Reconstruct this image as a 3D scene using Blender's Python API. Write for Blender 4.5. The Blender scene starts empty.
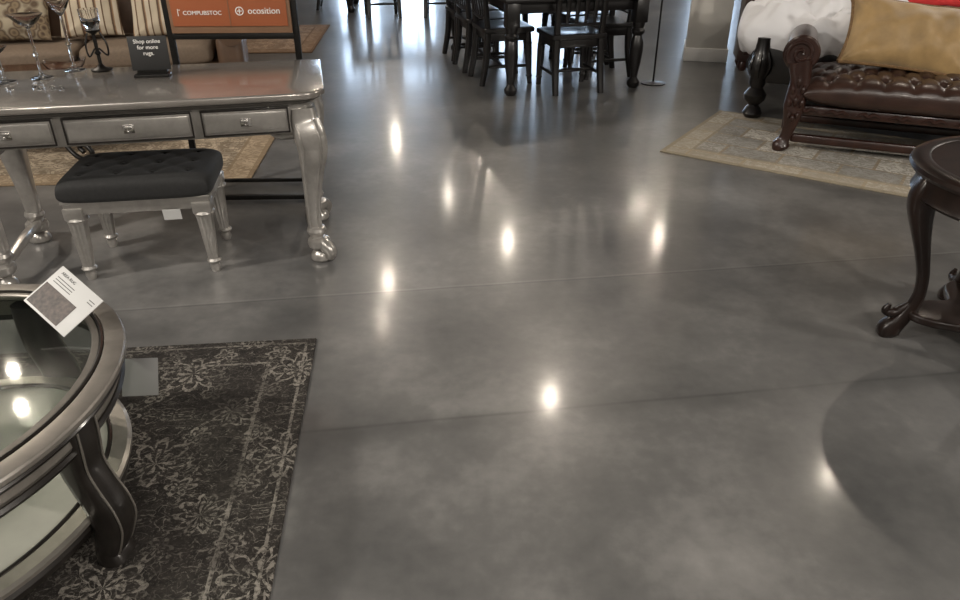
import bpy, bmesh, math, random
from mathutils import Vector, Matrix, Euler
random.seed(4)
pi=math.pi
C=bpy.context.scene
COL=C.collection
rad=math.radians
C.view_settings.view_transform='Standard'

# ---------------------------------------------------------------- materials
class NT:
    def __init__(s,name):
        m=bpy.data.materials.new(name); m.use_nodes=True
        s.m=m; s.t=m.node_tree; s.b=s.t.nodes['Principled BSDF']
    def n(s,typ,**k):
        nd=s.t.nodes.new(typ)
        for a,b in k.items(): setattr(nd,a,b)
        return nd
    def l(s,a,b): s.t.links.new(a,b)
    def put(s,sock,v):
        if isinstance(v,bpy.types.NodeSocket): s.l(v,sock)
        else: sock.default_value=v
    def math(s,op,a,b=0.0,c=None,clamp=False):
        nd=s.n('ShaderNodeMath',operation=op); nd.use_clamp=clamp
        s.put(nd.inputs[0],a); s.put(nd.inputs[1],b)
        if c is not None: s.put(nd.inputs[2],c)
        return nd.outputs[0]
    def coord(s,kind='Object'):
        return s.n('ShaderNodeTexCoord').outputs[kind]
    def xyz(s,v):
        nd=s.n('ShaderNodeSeparateXYZ'); s.l(v,nd.inputs[0]); return nd.outputs
    def comb(s,x,y,z=0.0):
        nd=s.n('ShaderNodeCombineXYZ')
        s.put(nd.inputs[0],x); s.put(nd.inputs[1],y); s.put(nd.inputs[2],z); return nd.outputs[0]
    def noise(s,v,scale,detail=4,rough=.55,dist=0):
        nd=s.n('ShaderNodeTexNoise'); s.l(v,nd.inputs['Vector'])
        nd.inputs['Scale'].default_value=scale; nd.inputs['Detail'].default_value=detail
        nd.inputs['Roughness'].default_value=rough; nd.inputs['Distortion'].default_value=dist
        return nd.outputs['Fac']
    def ramp(s,f,stops):
        nd=s.n('ShaderNodeValToRGB'); s.l(f,nd.inputs[0]); e=nd.color_ramp.elements
        while len(e)<len(stops): e.new(.5)
        for el,(p,c) in zip(e,stops):
            el.position=p; el.color=(c,c,c,1) if not hasattr(c,'__len__') else (*c,1)
        return nd.outputs[0]
    def mix(s,f,a,b,mode='MIX'):
        nd=s.n('ShaderNodeMix',data_type='RGBA',blend_type=mode)
        s.put(nd.inputs[0],f)
        for i,v in ((6,a),(7,b)):
            if isinstance(v,bpy.types.NodeSocket): s.l(v,nd.inputs[i])
            else: nd.inputs[i].default_value=(*v,1)
        return nd.outputs[2]
    def bump(s,h,st=.2,dist=.01):
        nd=s.n('ShaderNodeBump'); nd.inputs['Strength'].default_value=st; nd.inputs['Distance'].default_value=dist
        s.l(h,nd.inputs['Height']); s.l(nd.outputs[0],s.b.inputs['Normal'])
    def set(s,**k):
        for a,b in k.items():
            i=s.b.inputs[a.replace('_',' ')]
            if isinstance(b,tuple) and len(b)==3: b=(*b,1)
            s.put(i,b)

def simple(name,col,rough=.5,metal=0.,coat=0.,var=.15,scale=8,bump=0.,bscale=80,stretch=None,**k):
    n=NT(name); v=n.coord()
    if stretch:
        mp=n.n('ShaderNodeMapping'); n.l(v,mp.inputs[0]); mp.inputs['Scale'].default_value=stretch; v=mp.outputs[0]
    f=n.noise(v,scale)
    lo=tuple(c*(1-var) for c in col); hi=tuple(min(1,c*(1+var)) for c in col)
    n.set(Base_Color=n.ramp(f,[(.3,lo),(.7,hi)]),Roughness=rough,Metallic=metal,Coat_Weight=coat,Coat_Roughness=.12)
    if bump: n.bump(n.noise(v,bscale,3),bump,.003)
    if k: n.set(**k)
    return n.m

silver=simple('silver_paint',(.40,.38,.355),.29,.68,.25,.10,30,.06,200)
silver_top=simple('silver_top',(.33,.305,.28),.18,.6,.5,.10,12,.03,150)
silver_edge=simple('silver_dark_edge',(.085,.078,.07),.3,.6,.3,.1,30)
rimsil=simple('antique_silver_rim',(.25,.23,.205),.33,.62,.25,.14,18,.05,120)
pewter=simple('dark_pewter',(.018,.015,.013),.28,.25,.3,.25,20)
chrome=simple('bright_nickel',(.75,.73,.70),.15,1.,0,.05,20)
velvet=simple('charcoal_velvet',(.010,.010,.010),.8,0,0,.3,60,.3,300,Sheen_Weight=.05)
blackwood=simple('black_lacquer_wood',(.006,.005,.005),.33,0,.15,.3,10,stretch=(1,1,.2))
espresso=simple('espresso_wood',(.012,.0065,.0048),.30,0,.08,.45,14,stretch=(1,1,.15),Specular_IOR_Level=.35)
mahog=simple('mahogany_wood',(.028,.010,.0065),.34,0,.25,.4,14,.05,60,stretch=(1,1,.15))
leather=simple('dark_brown_leather',(.036,.018,.013),.30,0,.15,.25,10,.25,180)
tanleather=simple('brown_leather',(.10,.060,.038),.45,0,.1,.2,8,.2,150)
brownfab=simple('brown_sofa_fabric',(.15,.11,.078),.8,0,0,.12,50,.2,200)
blackmetal=simple('black_iron',(.012,.011,.010),.4,.5,0,.2,40,.1,100)
gold=simple('gold_silk',(.33,.215,.090),.52,0,0,.22,7,.3,260,Sheen_Weight=.35,Specular_IOR_Level=.4)
goldrope=simple('gold_rope_trim',(.16,.09,.035),.7,0,0,.3,60,.5,150)
whitefab=simple('white_cotton',(.72,.72,.74),.85,0,0,.04,5,.2,30)
redfab=simple('red_cotton',(.55,.03,.03),.8,0,0,.1,20)
paper=simple('white_card',(.52,.52,.51),.5,0,0,.02,10)
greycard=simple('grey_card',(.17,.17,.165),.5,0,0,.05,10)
inkd=simple('dark_ink',(.03,.03,.03),.6,0,0,.05,10)
inkw=simple('white_ink',(.80,.78,.75),.6,0,0,.02,10)
photo=simple('printed_rug_photo',(.06,.045,.038),.5,0,0,.6,90)
orange=simple('orange_signboard',(.31,.092,.036),.5,0,0,.05,3)
tantrim=simple('tan_wood',(.20,.115,.068),.4,0,0,.1,10)
wallm=simple('painted_wall',(.17,.165,.16),.85,0,0,.04,3)
colm=simple('column_paint',(.56,.54,.50),.8,0,0,.04,3)
basem=simple('white_baseboard',(.66,.65,.63),.5,0,0,.03,3)
ceilm=simple('dark_ceiling_paint',(.08,.08,.08),.9,0,0,.1,3)
inlay=simple('dark_inlaid_top',(.017,.010,.0075),.28,0,0,.6,25,Specular_IOR_Level=.25)
cream_shelf=simple('champagne_panel',(.36,.345,.31),.45,.1,.1,.10,6)

def glassmat(name,tint,alpha_rough=.02,ior=1.45):
    n=NT(name); n.set(Base_Color=tint,Roughness=alpha_rough,Transmission_Weight=1.0,IOR=ior)
    f=n.noise(n.coord(),3); n.l(n.math('MULTIPLY',f,.03),n.b.inputs['Roughness'])
    return n.m
glass=glassmat('clear_glass',(.96,.97,.97))
n=NT('tinted_pane_glass'); f=n.noise(n.coord(),3,3)
tr=n.n('ShaderNodeBsdfTransparent'); n.l(n.ramp(f,[(.3,(.70,.74,.71)),(.7,(.78,.81,.78))]),tr.inputs[0])
gl=n.n('ShaderNodeBsdfGlossy'); gl.inputs['Roughness'].default_value=.03
lw=n.n('ShaderNodeLayerWeight'); lw.inputs[0].default_value=.5
fac=n.math('ADD',.06,n.math('MULTIPLY',n.math('POWER',lw.outputs['Facing'],4.),.8))
mx=n.n('ShaderNodeMixShader'); n.l(fac,mx.inputs[0]); n.l(tr.outputs[0],mx.inputs[1]); n.l(gl.outputs[0],mx.inputs[2])
n.l(mx.outputs[0],n.t.nodes['Material Output'].inputs[0]); n.t.nodes.remove(n.b); tglass=n.m

# floor
n=NT('polished_concrete'); v=n.coord('Object'); X=n.xyz(v)
a=rad(8.3)
w=n.math('ADD',n.math('MULTIPLY',X[0],-math.sin(a)),n.math('MULTIPLY',X[1],math.cos(a)))
big=n.noise(v,.8,2,.5); mid=n.noise(v,2.3,4,.55); fine=n.noise(v,20,3,.6)
f=n.math('ADD',n.math('ADD',n.math('MULTIPLY',big,.40),n.math('MULTIPLY',mid,.46)),n.math('MULTIPLY',fine,.14))
col=n.ramp(f,[(.34,(.056,.056,.056)),(.50,(.108,.106,.103)),(.66,(.200,.195,.187))])
wob=n.math('MULTIPLY',n.math('SUBTRACT',n.noise(v,3,3),.5),.014)
def line(val,pos,wd):
    d=n.math('ABSOLUTE',n.math('SUBTRACT',n.math('ADD',val,wob),pos))
    return n.math('SUBTRACT',1.0,n.math('DIVIDE',d,wd),clamp=True)
def soft(val,pos,wd):
    d=n.math('DIVIDE',n.math('SUBTRACT',n.math('ADD',val,n.math('MULTIPLY',wob,3.)),pos),wd)
    return n.math('EXPONENT',n.math('MULTIPLY',n.math('MULTIPLY',d,d),-1.))
brk=n.ramp(n.noise(v,2.,3,.6),[(.35,.15),(.65,1.)])
col=n.mix(n.math('MULTIPLY',line(w,2.87,.007),.5),col,(.032,.032,.032))
col=n.mix(n.math('MULTIPLY',line(w,2.884,.009),.34),col,(.24,.235,.23))
col=n.mix(n.math('MULTIPLY',n.math('MULTIPLY',line(w,1.955,.011),.7),brk),col,(.036,.036,.036))
col=n.mix(n.math('MULTIPLY',n.math('MULTIPLY',soft(w,1.93,.05),.50),brk),col,(.045,.045,.044))
col=n.mix(n.math('MULTIPLY',line(w,5.6,.012),.35),col,(.04,.038,.036))
n.set(Base_Color=col,Coat_Weight=.36,Coat_Roughness=.125,Coat_IOR=1.45)
n.put(n.b.inputs['Roughness'],n.math('ADD',.325,n.math('MULTIPLY',n.math('SUBTRACT',mid,.5),.12)))
floorm=n.m

def dark_rug(hx,hy):
    n=NT('distressed_charcoal_rug'); v=n.coord(); X=n.xyz(v)
    ax=n.math('ABSOLUTE',X[0]); ay=n.math('ABSOLUTE',X[1])
    wv=n.math('MULTIPLY',n.math('SUBTRACT',n.noise(v,10,3),.5),.05)
    wv2=n.math('MULTIPLY',n.math('SUBTRACT',n.noise(v,12,3),.5),.05)
    qx=n.math('ADD',ax,wv); qy=n.math('ADD',ay,wv2)
    px=n.math('PINGPONG',qx,.19); py=n.math('PINGPONG',qy,.235)
    def flower(cx,cy,R,k,amp,w):
        dx=n.math('SUBTRACT',px,cx); dy=n.math('SUBTRACT',py,cy)
        r=n.math('SQRT',n.math('ADD',n.math('MULTIPLY',dx,dx),n.math('MULTIPLY',dy,dy)))
        th=n.math('ARCTAN2',dy,dx)
        pet=n.math('MULTIPLY',n.math('ABSOLUTE',n.math('COSINE',n.math('MULTIPLY',th,k/2))),amp)
        e=n.math('ABSOLUTE',n.math('SUBTRACT',r,n.math('ADD',R,pet)))
        rays=n.math('MULTIPLY',n.math('GREATER_THAN',n.math('COSINE',n.math('MULTIPLY',th,k*1.)),.25),n.math('LESS_THAN',r,R*1.1))
        return n.math('MAXIMUM',n.math('LESS_THAN',e,w),rays)
    o1=flower(.0,.0,.050,8,.05,.009)
    o2=flower(.19,.235,.040,10,.034,.008)
    o4=flower(.095,.118,.020,6,.02,.006)
    fold=n.comb(px,py)
    wvn=n.noise(fold,14,2,.5,2.0)
    o3=n.math('LESS_THAN',n.math('ABSOLUTE',n.math('SUBTRACT',wvn,.5)),.018)
    o=n.math('MAXIMUM',n.math('MAXIMUM',n.math('MULTIPLY',o1,.95),n.math('MULTIPLY',o2,.9)),n.math('MAXIMUM',n.math('MULTIPLY',o4,.8),n.math('MULTIPLY',o3,.6)))
    dd=n.math('MINIMUM',n.math('SUBTRACT',hx,ax),n.math('SUBTRACT',hy,ay))
    ln=n.math('LESS_THAN',n.math('ABSOLUTE',n.math('SUBTRACT',dd,.16)),.006)
    ln2=n.math('LESS_THAN',n.math('ABSOLUTE',n.math('SUBTRACT',dd,.035)),.005)
    o=n.math('MAXIMUM',o,n.math('MULTIPLY',n.math('MAXIMUM',ln,ln2),.8))
    dis=n.ramp(n.noise(v,75,4,.8),[(.40,.0),(.55,1.)])
    dis2=n.ramp(n.noise(v,4.5,3,.6),[(.36,.25),(.58,1.)])
    o=n.math('MULTIPLY',n.math('MULTIPLY',o,dis),dis2)
    spk=n.math('MULTIPLY',n.ramp(n.noise(v,130,3,.8),[(.55,0.),(.69,1.)]),n.math('MULTIPLY',dis2,.36))
    o=n.math('MAXIMUM',n.math('MULTIPLY',o,.85),spk)
    base=n.ramp(n.noise(v,40,4,.7),[(.3,(.012,.0105,.0095)),(.7,(.036,.031,.027))])
    n.set(Base_Color=n.mix(o,base,(.30,.275,.24)),Roughness=.9,Specular_IOR_Level=.2)
    n.bump(n.noise(v,260,2),.5,.004)
    return n.m
def trad_rug(hx,hy,ground,motif,border,name,cell=.22,patch=False):
    n=NT(name); v=n.coord(); X=n.xyz(v)
    ax=n.math('ABSOLUTE',X[0]); ay=n.math('ABSOLUTE',X[1])
    wv=n.math('MULTIPLY',n.math('SUBTRACT',n.noise(v,9,3),.5),.05)
    px=n.math('PINGPONG',n.math('ADD',ax,wv),cell); py=n.math('PINGPONG',n.math('ADD',ay,wv),cell*1.2)
    fold=n.comb(px,py)
    o=n.math('LESS_THAN',n.math('ABSOLUTE',n.math('SUBTRACT',n.noise(fold,9,2,.5,2.5),.5)),.06)
    base=n.mix(n.ramp(n.noise(v,8,4),[(.40,0.),(.60,1.)]),ground,tuple(c*.62 for c in ground))
    if patch:
        br=n.n('ShaderNodeTexBrick'); n.l(v,br.inputs['Vector'])
        br.inputs['Scale'].default_value=1.; br.inputs['Brick Width'].default_value=.36; br.inputs['Row Height'].default_value=.24
        br.inputs['Mortar Size'].default_value=.010
        br.inputs['Color1'].default_value=(.58,.55,.49,1); br.inputs['Color2'].default_value=(.20,.20,.195,1); br.inputs['Mortar'].default_value=(.26,.19,.11,1)
        base=n.mix(.75,base,br.outputs['Color'])
    c=n.mix(n.math('MULTIPLY',o,.65),base,motif)
    dd=n.math('MINIMUM',n.math('SUBTRACT',hx,ax),n.math('SUBTRACT',hy,ay))
    b1=n.math('LESS_THAN',dd,.030); b2=n.math('LESS_THAN',n.math('ABSOLUTE',n.math('SUBTRACT',dd,.17)),.010)
    b3=n.math('MULTIPLY',n.math('LESS_THAN',dd,.16),.40)
    c=n.mix(b3,c,border); c=n.mix(n.math('MULTIPLY',n.math('MAXIMUM',b1,b2),.8),c,tuple(x*.6 for x in border))
    c=n.mix(n.math('MULTIPLY',n.ramp(n.noise(v,60,3,.8),[(.47,0.),(.7,1.)]),.35),c,tuple(x*.35 for x in ground))
    n.set(Base_Color=c,Roughness=.92,Specular_IOR_Level=.2); n.bump(n.noise(v,250,2),.4,.004)
    return n.m
n=NT('striped_cushion_fabric'); v=n.coord(); X=n.xyz(v)
s1=n.math('FRACT',n.math('MULTIPLY',X[0],9.))
c=n.ramp(s1,[(.0,(.42,.36,.27)),(.35,(.38,.32,.23)),(.42,(.08,.045,.025)),(.55,(.25,.15,.08)),(.62,(.45,.39,.30)),(.9,(.11,.065,.035))])
n.t.nodes[-1].color_ramp.interpolation='CONSTANT'
n.set(Base_Color=c,Roughness=.8); n.bump(n.noise(v,200,2),.3,.003); striped=n.m
n=NT('floral_cushion_fabric'); v=n.coord()
vo=n.n('ShaderNodeTexVoronoi'); n.l(v,vo.inputs['Vector']); vo.inputs['Scale'].default_value=14
c=n.ramp(vo.outputs['Distance'],[(.15,(.06,.035,.02)),(.35,(.20,.15,.09)),(.5,(.08,.05,.03)),(.7,(.28,.24,.17))])
n.set(Base_Color=c,Roughness=.85); n.bump(n.noise(v,200,2),.3,.003); floral=n.m
def emis(name,col,st):
    n=NT(name); f=n.noise(n.coord(),1.2)
    n.set(Base_Color=(.0,.0,.0),Emission_Color=n.ramp(f,[(.3,tuple(c*.8 for c in col)),(.7,col)]),Emission_Strength=st); return n.m

# ---------------------------------------------------------------- mesh tools
def ctm(pts,k=6):
    P=[Vector(p) for p in pts]; out=[]
    for i in range(len(P)-1):
        a=P[i-1] if i else P[0]*2-P[1]; b=P[i]; c=P[i+1]; d=P[i+2] if i+2<len(P) else P[-1]*2-P[-2]
        for j in range(k):
            t=j/k
            out.append(.5*((2*b)+(c-a)*t+(2*a-5*b+4*c-d)*t*t+(3*b-a-3*c+d)*t**3))
    out.append(P[-1]); return out
class M:
    def __init__(s): s.v=[]; s.f=[]; s.T=Matrix.Identity(4)
    def at(s,loc=(0,0,0),rot=(0,0,0)):
        s.T=Matrix.Translation(loc)@Euler(rot).to_matrix().to_4x4(); return s
    def add(s,vs,fs):
        o=len(s.v); s.v+= [tuple(s.T@Vector(p)) for p in vs]; s.f+=[tuple(i+o for i in f) for f in fs]; return s
    def bm(s,bm):
        bm.verts.index_update(); s.add([v.co for v in bm.verts],[[v.index for v in f.verts] for f in bm.faces]); bm.free(); return s
    def box(s,size,c=(0,0,0),bevel=.004,seg=2):
        b=bmesh.new(); bmesh.ops.create_cube(b,size=1)
        for v in b.verts: v.co=Vector((v.co.x*size[0]+c[0],v.co.y*size[1]+c[1],v.co.z*size[2]+c[2]))
        if bevel: bmesh.ops.bevel(b,geom=b.edges[:],offset=min(bevel,min(size)*.45),segments=seg,profile=.5,affect='EDGES')
        return s.bm(b)
    def lathe(s,prof,n=24,c=(0,0,0),sx=1,sy=1,cap=True):
        vs=[];fs=[]
        for r,z in prof:
            for i in range(n):
                t=2*pi*i/n; vs.append((c[0]+r*sx*math.cos(t),c[1]+r*sy*math.sin(t),c[2]+z))
        m=len(prof)
        for j in range(m-1):
            for i in range(n):
                k=(i+1)%n; fs.append((j*n+i,j*n+k,(j+1)*n+k,(j+1)*n+i))
        if cap:
            fs.append(tuple(range(n))[::-1]); fs.append(tuple((m-1)*n+i for i in range(n)))
        return s.add(vs,fs)
    def ering(s,prof,a,b,c=(0,0,0),n=72):
        vs=[];fs=[];m=len(prof)
        for i in range(n):
            t=2*pi*i/n
            for o,z in prof: vs.append((c[0]+(a+o)*math.cos(t),c[1]+(b+o)*math.sin(t),c[2]+z))
        for i in range(n):
            for j in range(m):
                k=(i+1)%n; l=(j+1)%m
                fs.append((i*m+j,k*m+j,k*m+l,i*m+l))
        return s.add(vs,fs)
    def sweep(s,pts,radii,n=12,power=2.,up=(0,0,1),sub=5,ry=None):
        P=ctm(pts,sub)
        R=ctm([(r,(ry[i] if ry else r),0) for i,r in enumerate(radii)],sub)
        vs=[];fs=[];U=Vector(up)
        prev=None
        for i,p in enumerate(P):
            t=(P[min(i+1,len(P)-1)]-P[max(i-1,0)]).normalized()
            if prev is None:
                a=U.cross(t)
                if a.length<.05: a=Vector((1,0,0)).cross(t) if abs(t.x)<.9 else Vector((0,1,0)).cross(t)
            else: a=prev-t*prev.dot(t)
            a.normalize(); prev=a; b=t.cross(a)
            for j in range(n):
                th=2*pi*(j+.5)/n; c_,s_=math.cos(th),math.sin(th)
                x=math.copysign(abs(c_)**(2/power),c_); y=math.copysign(abs(s_)**(2/power),s_)
                vs.append(p+a*x*max(R[i].x,.001)+b*y*max(R[i].y,.001))
        m=len(P)
        for i in range(m-1):
            for j in range(n):
                k=(j+1)%n; fs.append((i*n+j,i*n+k,(i+1)*n+k,(i+1)*n+j))
        fs.append(tuple(range(n))[::-1]); fs.append(tuple((m-1)*n+j for j in range(n)))
        return s.add(vs,fs)
    def slab(s,out,z0,z1,bevel=.006):
        b=bmesh.new(); vs=[b.verts.new((x,y,z0)) for x,y in out]; f=b.faces.new(vs)
        r=bmesh.ops.extrude_face_region(b,geom=[f])
        for e in r['geom']:
            if isinstance(e,bmesh.types.BMVert): e.co.z=z1
        bmesh.ops.recalc_face_normals(b,faces=b.faces[:])
        if bevel:
            ed=[e for e in b.edges if abs(e.verts[0].co.z-e.verts[1].co.z)<1e-6]
            bmesh.ops.bevel(b,geom=ed,offset=bevel,segments=3,profile=.5,affect='EDGES')
        return s.bm(b)
    def ball(s,r,c=(0,0,0),sc=(1,1,1),n=14):
        prof=[(max(1e-4,r*math.sin(pi*i/n)),-r*math.cos(pi*i/n)*sc[2]) for i in range(n+1)]
        return s.lathe(prof,n*2,c,sc[0],sc[1],cap=False)
    def pad(s,w,d,ht,hb,c=(0,0,0),n=44,e=.35,p=4.,tufts=(),td=.03,tr=.05,fn=None,cr=0.12,crease=(),cw=.016,pin=0.):
        vs=[];fs=[]
        for sgn,h in ((1,ht),(-1,hb)):
            o=len(vs)
            for i in range(n+1):
                for j in range(n+1):
                    u=-1+2*i/n; v=-1+2*j/n
                    u=math.sin(u*pi/2); v=math.sin(v*pi/2)
                    k=(max(0,1-abs(u)**p)*max(0,1-abs(v)**p))**e
                    cx=u*w/2*(1-cr*abs(v)**6*abs(u)**2*.5); cy=v*d/2*(1-cr*abs(u)**6*abs(v)**2*.5)
                    if pin: cx*=1-pin*(1-v*v); cy*=1-pin*(1-u*u)
                    z=h*k
                    if sgn>0:
                        for (tx,ty) in tufts:
                            q=((cx-tx)**2+(cy-ty)**2)/tr**2
                            if q<12: z-=td*math.exp(-q)
                        for (x0,y0,x1,y1) in crease:
                            dx,dy=x1-x0,y1-y0; L=dx*dx+dy*dy
                            t=max(0,min(1,((cx-x0)*dx+(cy-y0)*dy)/L)); q=math.hypot(cx-x0-t*dx,cy-y0-t*dy)
                            z-=td*.45*math.exp(-(q/cw)**2)*min(1,k*1.5)
                    if fn: z+=fn(cx,cy)*k
                    vs.append((c[0]+cx,c[1]+cy,c[2]+sgn*z))
            for i in range(n):
                for j in range(n):
                    a=o+i*(n+1)+j; q=(a,a+n+1,a+n+2,a+1)
                    fs.append(q if sgn>0 else q[::-1])
        return s.add(vs,fs)
    def obj(s,name,mat,parent=None,loc=(0,0,0),rot=(0,0,0),sharp=38,**props):
        me=bpy.data.meshes.new(name); me.from_pydata(s.v,[],s.f); me.update()
        b=bmesh.new(); b.from_mesh(me); bmesh.ops.remove_doubles(b,verts=b.verts[:],dist=1e-5); bmesh.ops.recalc_face_normals(b,faces=b.faces[:]); b.to_mesh(me); b.free()
        for p in me.polygons: p.use_smooth=True
        me.set_sharp_from_angle(angle=rad(sharp)); me.materials.append(mat)
        o=bpy.data.objects.new(name,me); COL.objects.link(o); o.location=loc; o.rotation_euler=rot
        if parent: o.parent=parent
        for k,v in props.items(): o[k]=v
        return o
def root(name,loc,rotz,label,cat,group=None):
    e=bpy.data.objects.new(name,None); e.empty_display_size=.1; COL.objects.link(e)
    e.location=loc; e.rotation_euler=(0,0,rotz); e['label']=label; e['category']=cat
    if group: e['group']=group
    return e
def dup(o,parent=None):
    c=o.copy(); COL.objects.link(c)
    if parent: c.parent=parent
    for ch in list(o.children): dup(ch,c)
    return c
def text(body,size,mat,parent,loc,rot,name='lettering',ext=.0008,align='CENTER',sx=1):
    cu=bpy.data.curves.new('t','FONT'); cu.body=body; cu.size=size; cu.extrude=ext; cu.align_x=align; cu.align_y='CENTER'
    t=bpy.data.objects.new('t',cu); COL.objects.link(t)
    dg=bpy.context.evaluated_depsgraph_get(); me=bpy.data.meshes.new_from_object(t.evaluated_get(dg))
    bpy.data.objects.remove(t); me.name=name; me.materials.clear(); me.materials.append(mat)
    o=bpy.data.objects.new(name,me); COL.objects.link(o); o.parent=parent; o.location=loc; o.rotation_euler=rot; o.scale=(sx,1,1)
    return o

# ---------------------------------------------------------------- room
X0,X1,Y0,Y1,HC=-8.,8.,-5.,19.,3.75
def struct(o): o['kind']='structure'; return o
struct(M().box((X1-X0,Y1-Y0,.1),((X0+X1)/2,(Y0+Y1)/2,-.05),0).obj('floor',floorm))
struct(M().box((X1-X0,Y1-Y0,.1),((X0+X1)/2,(Y0+Y1)/2,HC+.05),0).obj('ceiling',ceilm))
struct(M().box((X1-X0,.1,HC),(0,Y1+.05,HC/2),0).obj('wall_back',wallm))
struct(M().box((X1-X0,.1,HC),(0,Y0-.05,HC/2),0).obj('wall_front',wallm))
struct(M().box((.1,Y1-Y0,HC),(X0-.05,(Y0+Y1)/2,HC/2),0).obj('wall_left',wallm))
struct(M().box((.1,Y1-Y0,HC),(X1+.05,(Y0+Y1)/2,HC/2),0).obj('wall_right',wallm))
daylight=emis('daylight_glass',(.60,.77,1.),12.)
for i,(x,wd) in enumerate(((-2.9,1.0),(-1.5,.9),(1.0,1.1),(2.35,1.1),(5.6,1.0))):
    wn=M().box((wd,.03,2.3),(0,0,0),0).obj('window_%d'%(i+1),daylight,loc=(x,Y1-.04,1.55)); struct(wn)
    fr=M()
    for sx in(-1,0,1): fr.box((.07,.06,2.4),(sx*wd/2,-.02,0),.004)
    for z in(-1.17,.35,1.17): fr.box((wd+.07,.06,.07),(0,-.02,z),.004)
    fr.obj('frame',blackmetal,wn)
struct(M().box((.40,.46,HC),(0,0,HC/2),.006).obj('wall_column',colm,loc=(2.33,7.95,0),rot=(0,0,rad(-14))))
struct(M().box((.43,.49,.13),(0,0,.065),.006).obj('baseboard_column',basem,loc=(2.33,7.95,0),rot=(0,0,rad(-14))))

# ---------------------------------------------------------------- rugs
def rug(name,hx,hy,loc,rotz,mat,label,th=.010):
    o=M().box((hx*2,hy*2,th),(0,0,th/2),.004).obj(name,mat,loc=loc,rot=(0,0,rotz)); o['label']=label; o['category']='rug'; return o
rug('area_rug',.80,1.15,(-1.325,1.233,0),rad(5.5),dark_rug(.8,1.15),'charcoal distressed rug with worn floral ornament under the coffee table')
rug('area_rug',1.35,.70,(-2.78,4.85,0),rad(4),trad_rug(1.35,.7,(.46,.38,.28),(.12,.085,.055),(.36,.26,.16),'cream_gold_rug'),'cream and gold traditional rug under the iron coffee table')
rug('area_rug',1.1,.9,(-2.95,9.0,0),rad(4),trad_rug(1.1,.9,(.34,.25,.18),(.14,.08,.05),(.20,.12,.07),'beige_brown_rug'),'beige and brown patterned rug beneath a leather armchair')
ra=rad(-34); rx=Vector((math.cos(ra),math.sin(ra))); ryv=Vector((-math.sin(ra),math.cos(ra)))
hx,hy=1.25,.62
cr=Vector((1.2,4.80))+rx*hx+ryv*hy
rug('area_rug',hx,hy,(cr.x,cr.y,0),ra,trad_rug(hx,hy,(.50,.47,.41),(.20,.18,.15),(.44,.37,.26),'patchwork_rug',.2,True),'beige and grey patchwork rug under the leather settee')

# ---------------------------------------------------------------- writing desk
desk=root('writing_desk',(-1.475,3.28,0),rad(12),'silver painted writing desk with three drawers and cabriole legs','desk')
ZS=1.035; DT=.775*ZS+.001
desk.scale=(1,1,ZS)
def desk_outline(hx,hy,c=.10,bow=.03):
    pts=[]
    N=14
    for i in range(N+1):
        t=-1+2*i/N; pts.append((t*(hx-c),-hy-bow*(1-t*t)*.3))
    for i in range(1,6):
        a=i/6*pi/2; pts.append((hx-c+c*math.sin(a)*.9,-hy+c*(1-math.cos(a))))
    pts.append((hx,-hy+c)); pts.append((hx,hy-.02)); pts.append((hx-.02,hy)); pts.append((-hx+.02,hy)); pts.append((-hx,hy-.02)); pts.append((-hx,-hy+c))
    for i in range(5,0,-1):
        a=i/6*pi/2; pts.append((-(hx-c+c*math.sin(a)*.9),-hy+c*(1-math.cos(a))))
    return pts
def sh(o,dy): return [(x,y+dy) for x,y in o]
M().slab(sh(desk_outline(.775,.355),.02),.745,.775,.009).obj('tabletop',silver_top,desk)
M().slab(desk_outline(.75,.318),.728,.745,.005).obj('moulding',silver_edge,desk)
M().slab(desk_outline(.715,.28,.08),.60,.728,.003).obj('apron',silver,desk)
for cx,wd in((-.48,.36),(-.02,.50),(.44,.36)):
    d=M().box((wd,.016,.105),(0,0,0),.004).box((wd-.03,.012,.075),(0,-.008,0),.005).obj('drawer',silver,desk,loc=(cx,-.297,.665))
    fr=M()
    for z in(-.049,.049): fr.box((wd-.006,.006,.007),(0,-.010,z),.001)
    for x in(-1,1): fr.box((.007,.006,.104),(x*(wd/2-.006),-.010,0),.001)
    fr.obj('inset_line',pewter,d)
    h=M().box((.045,.006,.034),(0,-.017,0),.003).box((.034,.014,.010),(0,-.024,.006),.004).ball(.006,(0,-.03,-.006))
    h.obj('handle',chrome,d)
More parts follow.
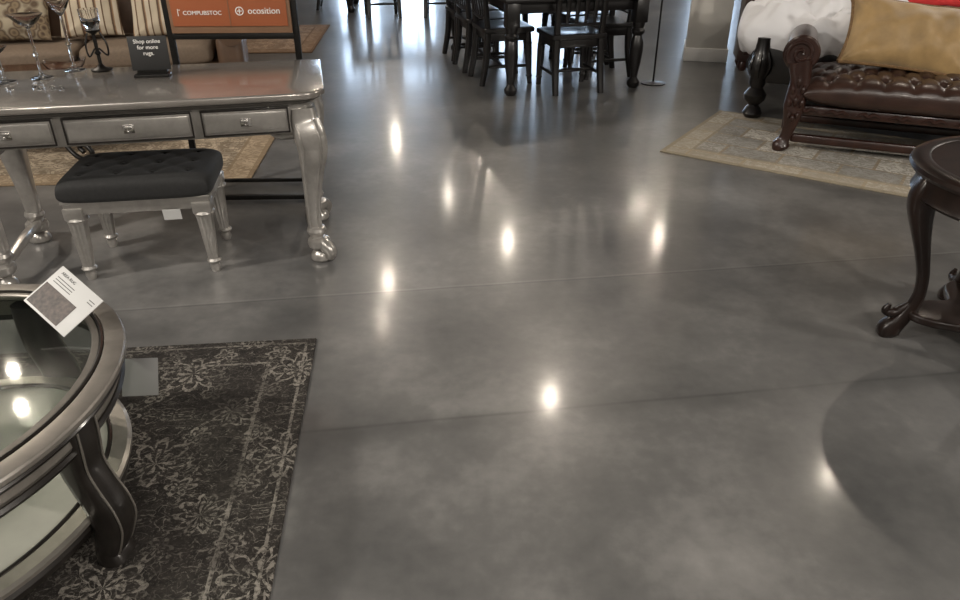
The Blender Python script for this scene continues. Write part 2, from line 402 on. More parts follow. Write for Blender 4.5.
def cab_leg(sx,sy):
    m=M(); ox,oy=sx*.7071,sy*.7071
    prof=[(0,.70,.052),(.004,.64,.060),(.024,.585,.066),(.030,.52,.061),(.014,.42,.047),(-.002,.30,.036),(-.008,.20,.030),(-.004,.12,.028),(.012,.07,.034)]
    m.sweep([(ox*o,oy*o,z) for o,z,r in prof],[r for o,z,r in prof],n=20,power=4.5,up=(0,1,0))
    m.sweep([(ox*(o+r*1.2),oy*(o+r*1.2),z) for o,z,r in prof[1:]],[.012,.016,.015,.010,.008,.006,.006,.006],n=8,up=(ox,oy,0))
    m.sweep([(ox*.075,oy*.075,.66),(ox*.098,oy*.098,.60),(ox*.082,oy*.082,.55),(ox*.062,oy*.062,.585)],[.016,.018,.016,.008],n=10)
    m.sweep([(-sx*.04,0,.60),(-sx*.11,0,.585),(-sx*.16,0,.605)],[.035,.02,.006],n=10)
    m.sweep([(0,-sy*.04,.60),(0,-sy*.11,.585),(0,-sy*.16,.605)],[.035,.02,.006],n=10)
    for dx,dy in((1,0),(0,1)):
        for k in(-1,1):
            m.sweep([(ox*o+(sx*r*.98 if dx else k*r*.62),oy*o+(sy*r*.98 if dy else k*r*.62),z) for o,z,r in prof[1:-1]],[.005]*7,n=6,sub=4)
    m.lathe([(.028,.164),(.041,.156),(.046,.142),(.041,.128),(.030,.118)],18,(0,0,0))
    m.lathe([(.032,.110),(.050,.100),(.054,.084),(.049,.068),(.034,.058)],18,(ox*.008,oy*.008,0))
    m.sweep([(-ox*.01,-oy*.01,.068),(ox*.035,oy*.035,.080),(ox*.076,oy*.076,.056),(ox*.070,oy*.070,.024),(ox*.040,oy*.040,.028)],[.032,.032,.026,.018,.011],n=12,power=2.6)
    m.lathe([(.001,0),(.042,0),(.050,.010),(.048,.030),(.038,.044),(.028,.052),(.001,.052)],18,(ox*.016,oy*.016,0),cap=False)
    return m
for sx in(-1,1):
    for sy in(-1,1):
        cab_leg(sx,sy).obj('leg',silver,desk,loc=(sx*.675,sy*.24,0))
for sx in(-1,1):
    M().sweep([(sx*.665,-.22,.10),(sx*.645,0,.13),(sx*.665,.22,.10)],[.017,.021,.017],n=10,power=3).obj('stretcher',silver,desk)

# bench
bn=root('vanity_bench',(-1.515,3.19,0),rad(9),'silver bench with black tufted velvet seat in front of the desk','bench')
tf=[];cs=[]
for i in range(4):
    for j in range(3): tf.append((-.225+.15*i,-.13+.13*j))
for i in range(3):
    for j in range(2):
        x0,y0=-.225+.15*i,-.13+.13*j; cs+=[(x0,y0,x0+.15,y0+.13),(x0+.15,y0,x0,y0+.13)]
m=M().pad(.64,.44,.068,.048,(0,0,.408),56,.26,7,tf,.006,.020,crease=cs,cr=.06,cw=.014)
for t in tf: m.ball(.008,(t[0],t[1],.471),(1,1,.5),8)
m.obj('seat_cushion',velvet,bn)
M().box((.60,.40,.06),(0,0,.345),.006).box((.615,.415,.012),(0,0,.372),.004).obj('apron',silver,bn)
def fluted(sx,sy):
    vs=[];fs=[];n=48;st=[(.300,.038,0),(.280,.036,0),(.272,.034,1),(.16,.028,1),(.07,.022,1),(.062,.022,0)]
    for z,r,fl in st:
        for i in range(n):
            th=2*pi*i/n; c_,s_=math.cos(th),math.sin(th)
            k=1/(abs(c_)**6+abs(s_)**6)**(1/6)
            rr=r*k*(1-(.13*(.5+.5*math.cos(12*th)) if fl else 0))
            vs.append((rr*c_+sx*.006*(1-z/.3),rr*s_+sy*.006*(1-z/.3),z))
    for j in range(len(st)-1):
        for i in range(n):
            k=(i+1)%n; fs.append((j*n+i,j*n+k,(j+1)*n+k,(j+1)*n+i))
    m=M().add(vs,fs)
    m.box((.080,.080,.05),(0,0,.322),.004).lathe([(.042,.300),(.048,.290),(.040,.280)],16)
    m.lathe([(.026,.066),(.033,.056),(.028,.046),(.020,.040),(.024,.02),(.018,0),(.001,0)],16,(sx*.006,sy*.006,0))
    return m
for sx in(-1,1):
    for sy in(-1,1):
        fluted(sx,sy).obj('leg',silver,bn,loc=(sx*.265,sy*.17,0))
M().box((.075,.002,.05),(0,0,0),0).obj('thin_card',paper,bn,loc=(.14,-.212,.30),rot=(.15,0,0),label='white paper hang tag')

# desk accessories
r=root('counter_sign',(-1.475,3.41,DT),rad(10),'small black card sign standing on the silver desk','sign')
M().box((.165,.006,.145),(0,0,.098),.002).obj('panel',simple('black_card',(.010,.010,.010),.6),r,rot=(rad(-6),0,0))
M().box((.15,.07,.012),(0,0,.006),.003).box((.13,.02,.035),(0,.012,.02),.003).obj('base',blackmetal,r)
for i,t in enumerate(('Shop online','for more','rugs.')):
    text(t,.024,inkw,r,(0,.0072-i*.0026,.148-.025*i),(rad(84),0,0),align='CENTER')
def coupe(loc,h,r0,label):
    r=root('glass_candle_holder',loc,0,label,'candle holder','glass candle holders on the desk')
    M().lathe([(.001,0),(.045,0),(.046,.006),(.012,.014),(.006,.03),(.006,h*.35),(.013,h*.38),(.006,h*.42),(.006,h*.78),(.012,h*.80),(r0*.6,h*.88),(r0,h),(r0-.003,h),(r0*.55,h*.9),(.001,h*.83)],28,cap=False).obj('holder',glass,r)
coupe((-1.95,3.36,DT),.27,.07,'clear glass coupe candle holder with tall stem on the desk')
coupe((-1.88,3.52,DT),.31,.052,'taller clear glass candle holder with tall stem on the desk')
coupe((-2.07,3.28,DT),.15,.045,'short clear glass candle holder on the desk')
ch=root('metal_candle_holder',(-1.755,3.52,DT),0,'dark bronze scroll candle holder with glass cup on the desk','candle holder')
M().lathe([(.001,0),(.045,0),(.048,.008),(.02,.016),(.008,.03),(.008,.07),(.016,.08),(.008,.09),(.008,.16),(.03,.175),(.034,.18),(.001,.182)],24,cap=False).obj('stem',blackmetal,ch)
for k in range(3):
    a=k*2*pi/3; M().sweep([(math.cos(a)*.01,math.sin(a)*.01,.10),(math.cos(a)*.045,math.sin(a)*.045,.07),(math.cos(a)*.05,math.sin(a)*.05,.12),(math.cos(a)*.03,math.sin(a)*.03,.17)],[.004]*4,n=8).obj('scroll',blackmetal,ch)
M().lathe([(.001,.182),(.03,.182),(.04,.22),(.042,.27),(.039,.27),(.037,.22),(.001,.19)],24,cap=False).obj('glass_cup',glass,ch)
for k in range(7):
    b=root('glass_gem',(-2.06+.05*k+random.uniform(-.015,.015),3.12+random.uniform(-.02,.06)+.01*k,DT),0,'small clear glass gem lying on the desk','gem','glass gems on the desk')
    M().lathe([(.001,0),(.008,0),(.012,.007),(.007,.013),(.001,.014)],8,cap=False).obj('crystal',glass,b)

# ---------------------------------------------------------------- sign stand
sg=root('sign_stand',(-1.285,4.05,0),rad(2),'orange signboard on a black metal floor stand behind the desk','sign')
m=M()
for sx in(-1,1):
    m.box((.032,.026,1.75),(sx*.325,0,.875),.003)
    m.box((.03,.36,.02),(sx*.325,0,.022),.003)
m.box((.65,.02,.02),(0,.15,.022),.003).box((.65,.03,.025),(0,-.13,.024),.003).box((.64,.026,.03),(0,0,.868),.003)
m.obj('frame',blackmetal,sg)
M().box((.62,.02,.85),(0,-.012,1.31),.003).obj('panel',tantrim,sg)
M().box((.585,.006,.80),(0,-.025,1.32),.002).obj('poster',orange,sg)
M().box((.003,.002,.80),(-.0,-.0295,1.32),0).obj('divider',tantrim,sg)
text('COMPUBSTOC',.028,inkw,sg,(-.135,-.0305,.985),(rad(90),0,0),ext=.0008,sx=1.05)
text('ocosition',.044,inkw,sg,(.178,-.0305,.994),(rad(90),0,0),ext=.0008)
m=M().lathe([(.017,0),(.021,0),(.021,.002),(.017,.002)],28,cap=False)
m.box((.024,.004,.002),(0,0,.001),0).box((.004,.024,.002),(0,0,.001),0)
m.obj('emblem',inkw,sg,loc=(.054,-.029,.994),rot=(rad(90),0,0))
M().box((.003,.034,.002),(0,0,.001),0).box((.012,.003,.002),(.006,.012,.001),0).obj('emblem',inkw,sg,loc=(-.258,-.029,.988),rot=(rad(90),0,0))

# ---------------------------------------------------------------- coffee table
CX,CY=-1.42,1.425
ct=root('coffee_table',(CX,CY,.010),rad(-8),'oval silver coffee table with glass top and dark curved legs','coffee table')
A,B=.51,.585
M().ering([(-.004,.456),(.000,.462),(.000,.472),(-.004,.477),(-.010,.4785),(-.050,.4800),(-.053,.478),(-.053,.46),(-.03,.456)],A,B,n=96).obj('rim',rimsil,ct,sharp=22)
M().ering([(-.053,.465),(-.054,.482),(-.058,.484),(-.063,.482),(-.064,.462)],A,B,n=96).ering([(-.010,.457),(-.004,.448),(-.010,.438),(-.03,.438),(-.03,.457)],A,B,n=96).obj('trim',pewter,ct,sharp=22)
M().ering([(-.064,.462),(-.065,.479),(-.080,.481),(-.083,.478),(-.084,.464)],A,B,n=96).obj('inner_rim',rimsil,ct,sharp=22)
M().lathe([(.0001,.474),(1,.474),(1,.4755),(.0001,.4755)],96,(0,0,0),A-.082,B-.082,cap=False).obj('glass_top',tglass,ct,label='clear glass inset top')
M().ering([(-.028,.440),(-.026,.404),(-.032,.392),(-.045,.392),(-.045,.44)],A,B,n=96).obj('apron',rimsil,ct,sharp=22)
M().ering([(-.026,.393),(-.020,.385),(-.026,.374),(-.045,.375),(-.045,.393)],A,B,n=96).obj('apron_bead',pewter,ct)
M().ering([(-.060,.150),(-.050,.156),(-.050,.166),(-.060,.172),(-.10,.172),(-.10,.150)],A,B,n=96).obj('shelf_rim',rimsil,ct,sharp=22)
M().ering([(-.100,.160),(-.101,.174),(-.106,.176),(-.112,.174),(-.113,.160)],A,B,n=96).ering([(-.064,.151),(-.056,.135),(-.064,.112),(-.09,.112),(-.09,.151)],A,B,n=96).obj('shelf_trim',pewter,ct)
M().lathe([(.0001,.152),(1,.152),(1,.166),(.0001,.166)],96,(0,0,0),A-.112,B-.112,cap=False).obj('shelf',cream_shelf,ct)
for k in range(4):
    t=rad(2+90*k); c_,s_=math.cos(t),math.sin(t)
    L=[(-.015,.44,.050),(-.018,.38,.050),(-.020,.31,.046),(-.006,.25,.046),(.012,.19,.048),(.018,.13,.048),(.004,.07,.043),(-.010,.035,.040),(-.002,.0,.047)]
    M().sweep([((A-.04+o)*c_,(B-.04+o)*s_,z) for o,z,r in L],[r for o,z,r in L],n=20,power=3.5,up=(c_,s_,0),ry=[r*.85 for o,z,r in L]).obj('leg',pewter,ct)
    sd=Vector((-s_,c_,0))
    m=M()
    for kk in(-1,1):
        m.sweep([Vector(((A-.04+o+r*.83)*c_,(B-.04+o+r*.83)*s_,z))+sd*kk*r*.72 for o,z,r in L[:-1]],[.003]*8,n=8,up=(c_,s_,0))
    m.obj('leg_bead',rimsil,ct)
# price card
cx=Vector((.78,-.62*.80,-.62*.60)); cy=Vector((.58,.8*.80,.8*.60)); cx.normalize(); cy=(cy-cx*cy.dot(cx)).normalized(); cz=cx.cross(cy)
pc=root('price_card',(-1.135,1.76,.564),0,'white price card with printed rug photo leaning on the coffee table','price card')
pc.rotation_euler=Matrix((cx,cy,cz)).transposed().to_euler()
M().box((.172,.135,.003),(0,0,0),.001).obj('card',paper,pc)
M().box((.125,.070,.001),(-.018,-.026,.002),0).obj('printed_photo',photo,pc)
text('AREA RUG',.012,inkd,pc,(-.07,.052,.002),(0,0,0),align='LEFT',ext=.0002)
for i in range(3): M().box((.07,.002,.0004),(-.035,.038-.008*i,.0018),0).obj('printed_line',inkd,pc)
for i in range(2): M().box((.022,.002,.0004),(.065,.045-.008*i,.0018),0).obj('printed_line',inkd,pc)
tg=M().box((.10,.003,.11),(0,0,0),.001).obj('thin_card',greycard,ct,label='grey card standing in for a pale reflection over the rug')  # pale reflection over the rug, modelled as a solid grey card
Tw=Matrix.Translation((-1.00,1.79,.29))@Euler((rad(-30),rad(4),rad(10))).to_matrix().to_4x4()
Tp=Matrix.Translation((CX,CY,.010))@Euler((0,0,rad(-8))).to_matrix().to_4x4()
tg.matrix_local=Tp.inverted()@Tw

# ---------------------------------------------------------------- side table
st=root('side_table',(1.95,2.44,0),rad(-10),'round dark espresso side table with cabriole legs and lower shelf','side table')
M().ering([(0,.665),(.008,.678),(.004,.692),(-.012,.702),(-.05,.704),(-.058,.700),(-.058,.66),(-.03,.655)],.41,.41,n=72).obj('rim',espresso,st)
M().lathe([(.0001,.67),(.353,.67),(.353,.699),(.0001,.699)],64,cap=False).obj('inlaid_top',inlay,st)
M().ering([(-.03,.66),(-.025,.60),(-.018,.585),(-.03,.572),(-.06,.58),(-.06,.66)],.41,.41,n=72).obj('apron',espresso,st)
for k in range(4):
    t=rad(0+90*k); c_,s_=math.cos(t),math.sin(t)
    L=[(.335,.655,.040),(.356,.60,.046),(.360,.545,.045),(.338,.46,.034),(.306,.36,.025),(.278,.26,.021),(.272,.17,.021),(.300,.09,.027),(.330,.045,.036),(.342,.018,.040),(.335,.0,.032)]
    M().sweep([(o*c_,o*s_,z) for o,z,r in L],[r for o,z,r in L],n=16,power=3.2,up=(c_,s_,0)).sweep([(.29*c_,.29*s_,.14),(.335*c_,.335*s_,.10),(.372*c_,.372*s_,.105),(.362*c_,.362*s_,.135)],[.016,.020,.016,.008],n=10).obj('leg',espresso,st)
out=[]
for i in range(96):
    t=2*pi*i/96; r=.16+.14*max(0,math.cos(2*t))**2+.14*max(0,-math.cos(2*t))**2
    out.append((r*math.cos(t),r*math.sin(t)))
M().slab(out,.085,.120,.010).obj('shelf',espresso,st)

# ---------------------------------------------------------------- settee + bed
sa=rad(-22); sxv=Vector((math.cos(sa),math.sin(sa))); syv=Vector((-math.sin(sa),math.cos(sa)))
fl=Vector((2.05,4.86))
W,D=1.75,.60
cc=fl+sxv*(W/2-.05)+syv*(D/2-.04)
se=root('settee',(cc.x,cc.y,.0105),sa,'tufted dark brown leather settee with carved mahogany arms','settee')
tf=[];cs=[]
ys=[-.27,-.14,-.01,.12,.25]
for j in range(5):
    for i in range(11): tf.append((-.80+.16*i+(.08 if j%2 else 0),ys[j]))
for j in range(4):
    for i in range(11):
        x0=-.80+.16*i+(.08 if j%2 else 0)
        cs+=[(x0,ys[j],x0+.08,ys[j+1]),(x0,ys[j],x0-.08,ys[j+1])]
for i in range(11): cs.append((-.80+.16*i,-.27,-.80+.16*i,-.36))
tf=[t for t in tf if abs(t[0])<.77]
def padz(x,y): return .385+.130*(max(0,(1-abs(x/.79)**5)*(1-abs((y+.015)/.37)**5)))**.38
m=M().pad(1.58,D+.14,.130,.09,(0,-.015,.385),120,.38,5.,[(x,y+.015) for x,y in tf],.034,.028,crease=[(a,b+.015,c_,d+.015) for a,b,c_,d in cs],cr=.04,cw=.020)
for t in tf: m.ball(.011,(t[0],t[1],padz(*t)-.040),(1,1,.6),8)
m.obj('seat',leather,se)
m=M().box((1.62,.06,.06),(0,-D/2+.02,.272),.014).box((1.62,.05,.05),(0,D/2-.03,.275),.012)
for i in range(9):
    m.sweep([(-.74+i*.185-.07,-D/2-.012,.265),(-.74+i*.185-.03,-D/2-.016,.285),(-.74+i*.185,-D/2-.018,.270),(-.74+i*.185+.03,-D/2-.016,.285),(-.74+i*.185+.07,-D/2-.012,.265)],[.006,.012,.014,.012,.006],n=8,sub=3)
m.box((.05,D-.1,.05),(-W/2+.07,0,.275),.01).box((.05,D-.1,.05),(W/2-.07,0,.275),.01)
m.obj('seat_rail',mahog,se)
M().box((1.60,.05,.055),(0,-D/2+.03,.080),.014).box((1.60,.045,.05),(0,D/2-.05,.080),.012).obj('stretcher',mahog,se)
for sx in(-1,1):
    xo=sx*(W/2-.04)
    m=M()
    m.sweep([(xo-sx*.005,-D/2-.02,.625),(xo,0,.625),(xo,D/2-.03,.625)],[.092,.096,.092],n=24)
    m.box((.07,D-.06,.34),(xo-sx*.03,0,.43),.025)
    m.obj('arm',leather,se,label='dark leather rolled arm')
    m=M()
    L=[(.0,.0,.044),(.014,.03,.056),(.0,.08,.036),(-.014,.15,.040),(-.020,.22,.054),(-.018,.30,.064),(-.024,.38,.064),(-.026,.46,.062),(-.012,.53,.068),(.0,.58,.075)]
    m.sweep([(xo+sx*o,-D/2+.0,z) for o,z,r in L],[r for o,z,r in L],n=16,power=3,up=(0,1,0))
    m.at((xo,-D/2-.0,.625),(rad(90),0,0)); m.lathe([(.001,0),(.106,0),(.110,.02),(.100,.035),(.001,.035)],32,cap=False); m.at()
    sp=[]
    for i in range(16):
        a_=rad(-90)+sx*i*rad(42); rr=.093*(1-i/17)
        sp.append((xo+rr*math.cos(a_)*1,-D/2-.038,.625+rr*math.sin(a_)))
    m.sweep(sp,[.012]*14+[.011,.014],n=8,up=(0,1,0),sub=4)
    for (x_,z_,w_,h_) in((0,.46,.016,.09),(-.024,.41,.014,.07),(.024,.41,.014,.07),(-.030,.33,.016,.07),(.030,.33,.016,.07),(0,.34,.018,.09),(0,.23,.016,.06),(-.02,.25,.012,.05),(.02,.25,.012,.05)):
        m.sweep([(xo-sx*.022+x_,-D/2-.056,z_-h_/2),(xo-sx*.022+x_*1.25,-D/2-.068,z_),(xo-sx*.022+x_*1.5,-D/2-.056,z_+h_/2)],[.004,w_,.004],n=8,sub=4,up=(0,1,0))
    m.obj('front_leg',mahog,se)
    M().sweep([(xo,D/2-.05,0),(xo,D/2-.05,.1),(xo-sx*.02,D/2-.05,.3)],[.03,.03,.036],n=12,power=4,up=(0,1,0)).obj('leg',mahog,se)
def w2(lx,ly):
    p=cc+sxv*lx+syv*ly; return p
def pillow(name,loc,rot,w,h,mat,label,trim=None,t=.085,e=.42,p_=2.4,pin=.06,wr=1.):
    p=root(name,loc,0,label,'cushion'); p.rotation_euler=rot
    def f(x,y):
        z=.006*math.sin(x*31+y*12)+.006*math.sin(y*29-x*9)+.010*math.sin(x*9+1)*math.cos(y*11)
        for (a,b) in((-1,-1),(1,-1),(1,1),(-1,1)):
            dx,dy=x-a*w/2,y-b*h/2; r=math.hypot(dx,dy)
            z+=.014*math.sin(math.atan2(dy*b,dx*a)*11)*math.exp(-r/.16)
        return z*wr
    M().pad(w,h,t,t,(0,0,0),56,e,p_,fn=f,cr=0,pin=pin).obj('cover',mat,p)
    if trim:
        pts=[]
        N=9
        def ed(u,v): return (u*w/2*(1-pin*(1-v*v)),v*h/2*(1-pin*(1-u*u)),0)
        for i in range(N): pts.append(ed(-1+2*i/N,-1))
        for i in range(N): pts.append(ed(1,-1+2*i/N))
        for i in range(N): pts.append(ed(1-2*i/N,1))
        for i in range(N+1): pts.append(ed(-1,1-2*i/N))
        M().sweep(pts,[.013]*len(pts),n=8,sub=3).obj('rope_trim',trim,p)
    return p
g=w2(-.20,.10)
pillow('throw_pillow',(g.x,g.y,.710),(rad(55),rad(5),sa+rad(4)),.80,.46,gold,'gold satin pillow with rope trim on the leather settee',goldrope,.14,e=.55,p_=2.,pin=.08,wr=2.2)

bl=1.42
bc=cc+sxv*(-.14)+syv*(D/2+.13+bl/2+.05)
bd=root('bed',(bc.x,bc.y,.0105),sa,'dark wood bed with rumpled white duvet behind the leather settee','bed')
bw=1.9
for sx in(-1,1):
    for sy in(-1,1):
        m=M().lathe([(.001,0),(.055,0),(.075,.03),(.055,.07),(.035,.09),(.075,.13),(.082,.17),(.048,.22),(.06,.25),(.06,.30),(.085,.34),(.092,.40),(.07,.46),(.055,.50),(.055,.58),(.001,.59)],24,cap=False)
        for k in range(8):
            a_=k*pi/4; m.sweep([(math.cos(a_)*.058,math.sin(a_)*.058,.30),(math.cos(a_)*.092,math.sin(a_)*.092,.39),(math.cos(a_)*.060,math.sin(a_)*.060,.48)],[.006,.013,.006],n=6,sub=4)
        m.obj('post',blackwood,bd,loc=(sx*bw/2,sy*bl/2,0))
M().box((bw,.05,.28),(0,-bl/2,.40),.01).obj('footboard',blackwood,bd)
M().box((bw,.05,.5),(0,bl/2,.45),.01).obj('headboard',blackwood,bd)
for sx in(-1,1): M().box((.05,bl-.05,.18),(sx*bw/2,0,.32),.01).obj('side_rail',blackwood,bd)
M().pad(bw-.02,bl,.12,.12,(0,0,.45),30,.2,8).obj('mattress',whitefab,bd)
def dv(x,y):
    z=.05*math.sin(x*8+y*6)+.045*math.sin(y*13-x*10)+.024*math.sin(x*27+y*19)+.020*math.sin(x*38-y*24)
    z+=.035*(1-abs(math.sin(x*9+2.5*math.sin(y*4))))**2
    return z
M().pad(bw+.44,bl+.10,.22,.26,(0,0,.59),120,.36,3.2,fn=dv).obj('duvet',whitefab,bd)
g=w2(.02,.86)
pillow('bed_cushion',(g.x,g.y,.92),(rad(20),0,sa),.85,.40,redfab,'red cotton cushion on the white duvet',None,.06)

da=rad(-12)
dr=root('dresser',(3.02,7.34,0),da,'dark brown wooden dresser with turned feet near the column','dresser')
M().box((1.1,.36,.78),(0,0,.485),.01).box((1.14,.40,.03),(0,0,.89),.01).obj('body',mahog,dr)
for i in range(3):
    d=M().box((1.0,.02,.2),(0,0,0),.008).obj('drawer',mahog,dr,loc=(0,-.185,.25+.235*i))
    for x in(-.3,.3): M().ball(.016,(x,-.025,0)).obj('knob',chrome,d)
for sx in(-1,1):
    for sy in(-1,1): M().lathe([(.001,0),(.03,0),(.05,.04),(.045,.08),(.03,.10)],16,cap=False).obj('foot',mahog,dr,loc=(sx*.48,sy*.12,0))

# ---------------------------------------------------------------- left lounge
sf=root('sofa',(-3.15,6.15,0),rad(14),'brown leather and fabric sofa with striped cushions','sofa')
M().box((2.4,.85,.26),(0,0,.20),.04,4).obj('base',tanleather,sf)
for i in(-1,1): M().pad(.98,.72,.09,.08,(i*.5,-.06,.40),30,.22,8).obj('seat_cushion',brownfab,sf)
M().box((2.3,.22,.55),(0,.34,.58),.08,4).obj('backrest',tanleather,sf)
for sx in(-1,1):
    M().box((.20,.85,.36),(sx*1.12,0,.36),.06,4).sweep([(sx*1.14,-.44,.56),(sx*1.14,0,.57),(sx*1.14,.40,.57)],[.10,.10,.10],n=20).obj('arm',tanleather,sf)
    for sy in(-1,1): M().lathe([(.001,0),(.025,0),(.035,.05),(.03,.09)],14,cap=False).obj('foot',mahog,sf,loc=(sx*1.05,sy*.34,0))
def sfw(lx,ly):
    a=rad(14); return (-3.15+lx*math.cos(a)-ly*math.sin(a),6.15+lx*math.sin(a)+ly*math.cos(a))
x,y=sfw(.66,.04); pillow('throw_pillow',(x,y,.70),(rad(62),0,rad(14)),.56,.46,striped,'cream and brown striped cushion on the brown sofa')
x,y=sfw(.08,.04); pillow('throw_pillow',(x,y,.70),(rad(62),0,rad(18)),.46,.42,striped,'cream and brown striped cushion beside a floral cushion')
x,y=sfw(-.44,.0); pillow('throw_pillow',(x,y,.70),(rad(60),0,rad(10)),.50,.44,floral,'brown floral cushion on the brown sofa')
it=root('iron_coffee_table',(-2.95,4.75,.0105),rad(6),'brown wood coffee table on black scrolled iron base','coffee table')
M().lathe([(.0001,.45),(.97,.45),(1,.46),(1,.485),(.98,.49),(.0001,.49)],64,(0,0,0),.66,.42,cap=False).obj('tabletop',simple('walnut_tabletop',(.085,.035,.02),.25,0,.5,.3,12),it)
for sx in(-1,1):
    for sy in(-1,1):
        M().sweep([(sx*.36,sy*.22,.45),(sx*.30,sy*.18,.30),(sx*.26,sy*.16,.17),(sx*.34,sy*.21,.05),(sx*.44,sy*.27,.025),(sx*.49,sy*.30,.08),(sx*.44,sy*.27,.13),(sx*.40,sy*.245,.10),(sx*.425,sy*.26,.075)],[.016]*9,n=10).obj('leg',blackmetal,it)
M().ering([(0,.16),(.012,.17),(0,.18),(-.012,.17)],.24,.15,n=40).obj('ring',blackmetal,it)
bw_=root('glass_bowl',(-2.62,4.80,.501),0,'clear glass bowl on the brown coffee table','bowl')
M().lathe([(.001,0),(.04,0),(.07,.02),(.11,.06),(.13,.10),(.127,.10),(.106,.062),(.06,.025),(.001,.01)],28,cap=False).obj('bowl',glass,bw_)
ac=root('armchair',(-2.75,9.3,.0105),rad(25),'brown leather armchair with rolled arms standing on a rug','armchair')
M().box((.8,.75,.3),(0,0,.24),.05,4).obj('base',tanleather,ac)
M().pad(.6,.62,.08,.08,(0,-.04,.43),24,.22,8).obj('seat_cushion',tanleather,ac)
M().box((.75,.2,.6),(0,.30,.68),.08,4).obj('backrest',tanleather,ac)
for sx in(-1,1):
    M().box((.16,.75,.35),(sx*.37,0,.40),.05,4).obj('arm',tanleather,ac)
    for sy in(-1,1): M().lathe([(.001,0),(.025,0),(.03,.05),(.03,.1)],14,cap=False).obj('foot',mahog,ac,loc=(sx*.33,sy*.3,0))

# ---------------------------------------------------------------- dining
ta=rad(15)
def dining_table(loc,rz,w,d,label):
    r=root('dining_table',(loc[0],loc[1],0),rz,label,'dining table')
    M().box((w+.16,d+.16,.035),(0,0,.755),.012).obj('tabletop',blackwood,r)
    M().box((w-.02,d-.02,.09),(0,0,.69),.005).obj('apron',blackwood,r)
    for sx in(-1,1):
        for sy in(-1,1):
            M().lathe([(r_*1.12,z) for r_,z in [(.001,0),(.034,0),(.048,.02),(.050,.05),(.034,.075),(.026,.09),(.030,.12),(.044,.22),(.052,.32),(.050,.38),(.034,.44),(.050,.46),(.052,.48),(.040,.50),(.048,.53),(.048,.55)]],20,cap=False).box((.11,.11,.19),(0,0,.64),.006).obj('leg',blackwood,r,loc=(sx*w/2,sy*d/2,0))
    return r
TC=(.546,7.46)
dining_table(TC,ta,1.13,2.0,'black dining table with turned legs surrounded by black chairs')
def chair():
    r=root('dining_chair',(0,0,0),0,'black lacquered wooden dining chair at the dining table','chair','black dining chairs')
    m=M().pad(.50,.47,.022,.022,(0,0,.465),24,.12,10,cr=.12,fn=lambda x,y:-.008*math.exp(-(x*x+y*y)/.02)); m.obj('seat',blackwood,r)
    M().box((.43,.39,.075),(0,0,.412),.006).obj('seat_rail',blackwood,r)
    for sx in(-1,1):
        M().sweep([(sx*.195,.175,.44),(sx*.2,.18,.3),(sx*.205,.19,.1),(sx*.205,.20,0)],[.028,.033,.025,.022],n=12).lathe([(.032,.36),(.038,.35),(.032,.34)],14,(sx*.198,.178,0)).lathe([(.026,.08),(.031,.07),(.024,.06)],14,(sx*.205,.192,0)).obj('leg',blackwood,r)
        M().sweep([(sx*.205,-.245,0),(sx*.2,-.205,.22),(sx*.195,-.19,.46)],[.023,.028,.029],n=12,power=4,up=(0,1,0)).obj('leg',blackwood,r)
        M().sweep([(sx*.203,.185,.16),(sx*.2,0,.16),(sx*.2,-.21,.16)],[.012,.016,.012],n=8).obj('stretcher',blackwood,r)
    m=M()
    for sx in(-1,1): m.sweep([(sx*.195,-.19,.46),(sx*.2,-.215,.7),(sx*.205,-.27,1.0)],[.025,.022,.019],n=12,power=4,up=(0,1,0))
    m.sweep([(-.235,-.27,1.0),(0,-.295,1.02),(.235,-.27,1.0)],[.04,.05,.04],n=12,power=3,ry=[.014,.014,.014])
    m.sweep([(-.19,-.2,.56),(0,-.215,.56),(.19,-.2,.56)],[.022]*3,n=10,power=3,ry=[.012]*3)
    for k in range(4): m.sweep([(-.12+.08*k,-.21,.56),(-.12+.08*k,-.245,.78),(-.125+.083*k,-.28,1.0)],[.015,.020,.015],n=8,ry=[.007]*3)
    m.obj('backrest',blackwood,r)
    M().sweep([(-.2,-.05,.16),(0,-.05,.165),(.2,-.05,.16)],[.012,.016,.012],n=8).obj('stretcher',blackwood,r)
    return r
def tl(c,a,lx,ly): return (c[0]+lx*math.cos(a)-ly*math.sin(a),c[1]+lx*math.sin(a)+ly*math.cos(a),0)
ch0=chair()
places=[(TC,ta,0,-.88,0),(TC,ta,-.47,-.42,-90),(TC,ta,-.49,.14,-90),(TC,ta,-.47,.69,-90),(TC,ta,.47,-.42,90),(TC,ta,.48,.14,90),(TC,ta,.58,.70,90),(TC,ta,0,1.15,180)]
NP=len(places)
T2=(-1.05,11.6)
places+=[(T2,rad(5),-.35,-.85,8),(T2,rad(5),.45,-.85,-5),(T2,rad(5),-1.05,.0,-90),(T2,rad(5),1.1,0,90)]
for i,(c,a,lx,ly,rz) in enumerate(places):
    o=ch0 if i==0 else dup(ch0)
    o.location=tl(c,a,lx,ly); o.rotation_euler=(0,0,a+rad(rz))
    if i>=NP: o['label']='black wooden dining chair at the farther dining table'; o['group']='chairs at the farther table'
dining_table(T2,rad(5),1.6,.9,'black dining table with turned legs near the windows')
ps=root('pole_stand',(1.56,6.78,0),0,'thin black metal pole stand with round base beside the dining table','stand')
M().lathe([(.001,0),(.11,0),(.11,.008),(.02,.014),(.008,.02),(.008,1.3),(.001,1.3)],28,cap=False).obj('pole',blackmetal,ps)
M().box((.22,.008,.28),(0,-.01,1.42),.003).obj('placard',paper,ps)

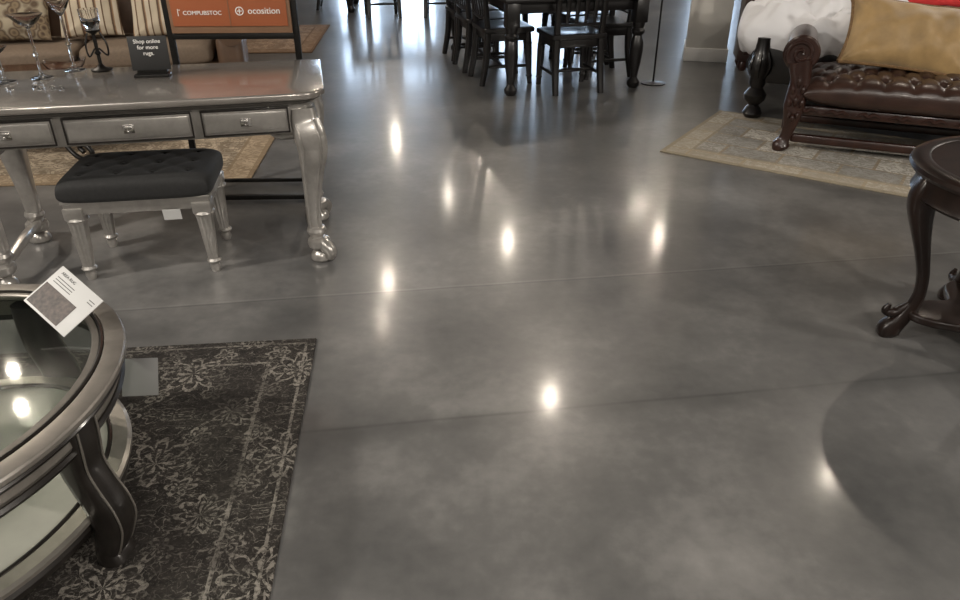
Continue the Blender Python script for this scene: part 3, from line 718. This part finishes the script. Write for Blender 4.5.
# ---------------------------------------------------------------- lights
HL=3.6
lamps=[(.46,11.1,58,.035),(-1.36,9.7,52,.035),(.80,6.85,72,.035),(3.0,11.3,60,.035),(3.5,5.6,40,.045),(.1,15.1,60,.04),(-1.95,16.8,60,.04),
 (-4.57,5.99,80,.04),(-4.17,5.40,80,.04),(2.2,15.8,50,.04),(-.6,13.2,30,.04),(2.9,12.6,34,.035),(-1.32,8.6,20,.035),
 (5.4,-.7,720,.16),(7.2,6.6,260,.16),(-4.6,1.3,640,.15),(1.0,-2.5,220,.10),(-2.6,-1.5,120,.10)]
def lamp(x,y,k,rr):
    r=root('ceiling_spotlight',(x,y,HL),0,'small warm white ceiling spotlight','ceiling light','ceiling spotlights')
    M().lathe([(.05,.02),(.055,.02),(.055,.12),(.02,.15),(.02,.15)],20).obj('housing',blackmetal,r)
    L=bpy.data.lights.new('spotlight_bulb','POINT'); L.energy=k; L.color=(1.,.925,.83) if k>100 else (1.,.87,.72); L.shadow_soft_size=rr
    lo=bpy.data.objects.new('bulb',L); COL.objects.link(lo); lo.parent=r; lo.location=(0,0,-.045)
for q in lamps: lamp(*q)
for (x,y) in((-2.2,.4),(2.2,.2),(0,-2.5)):  # unseen overhead panels, added as fill light clear of the floor reflections
    r=root('fill_panel_light',(x,y,HC-.03),0,'added square fill light panel, unseen overhead','ceiling light','added fill light panels')
    M().box((1.3,.7,.04),(0,0,0),.004).obj('housing',basem,r)
    L=bpy.data.lights.new('panel','AREA'); L.shape='RECTANGLE'; L.size=1.2; L.size_y=.6; L.energy=40; L.color=(1,.95,.88)
    lo=bpy.data.objects.new('fill_light',L); COL.objects.link(lo); lo.parent=r; lo.location=(0,0,-.03)
w=bpy.data.worlds.new('W'); C.world=w; w.use_nodes=True; w.node_tree.nodes['Background'].inputs[0].default_value=(.5,.5,.5,1); w.node_tree.nodes['Background'].inputs[1].default_value=.2

# ---------------------------------------------------------------- camera
cam=bpy.data.cameras.new('Camera'); co=bpy.data.objects.new('Camera',cam); COL.objects.link(co)
co.location=(0,0,1.55); co.rotation_euler=(rad(90-29.2),0,0); cam.sensor_width=36; cam.lens=740/960*36; C.camera=co
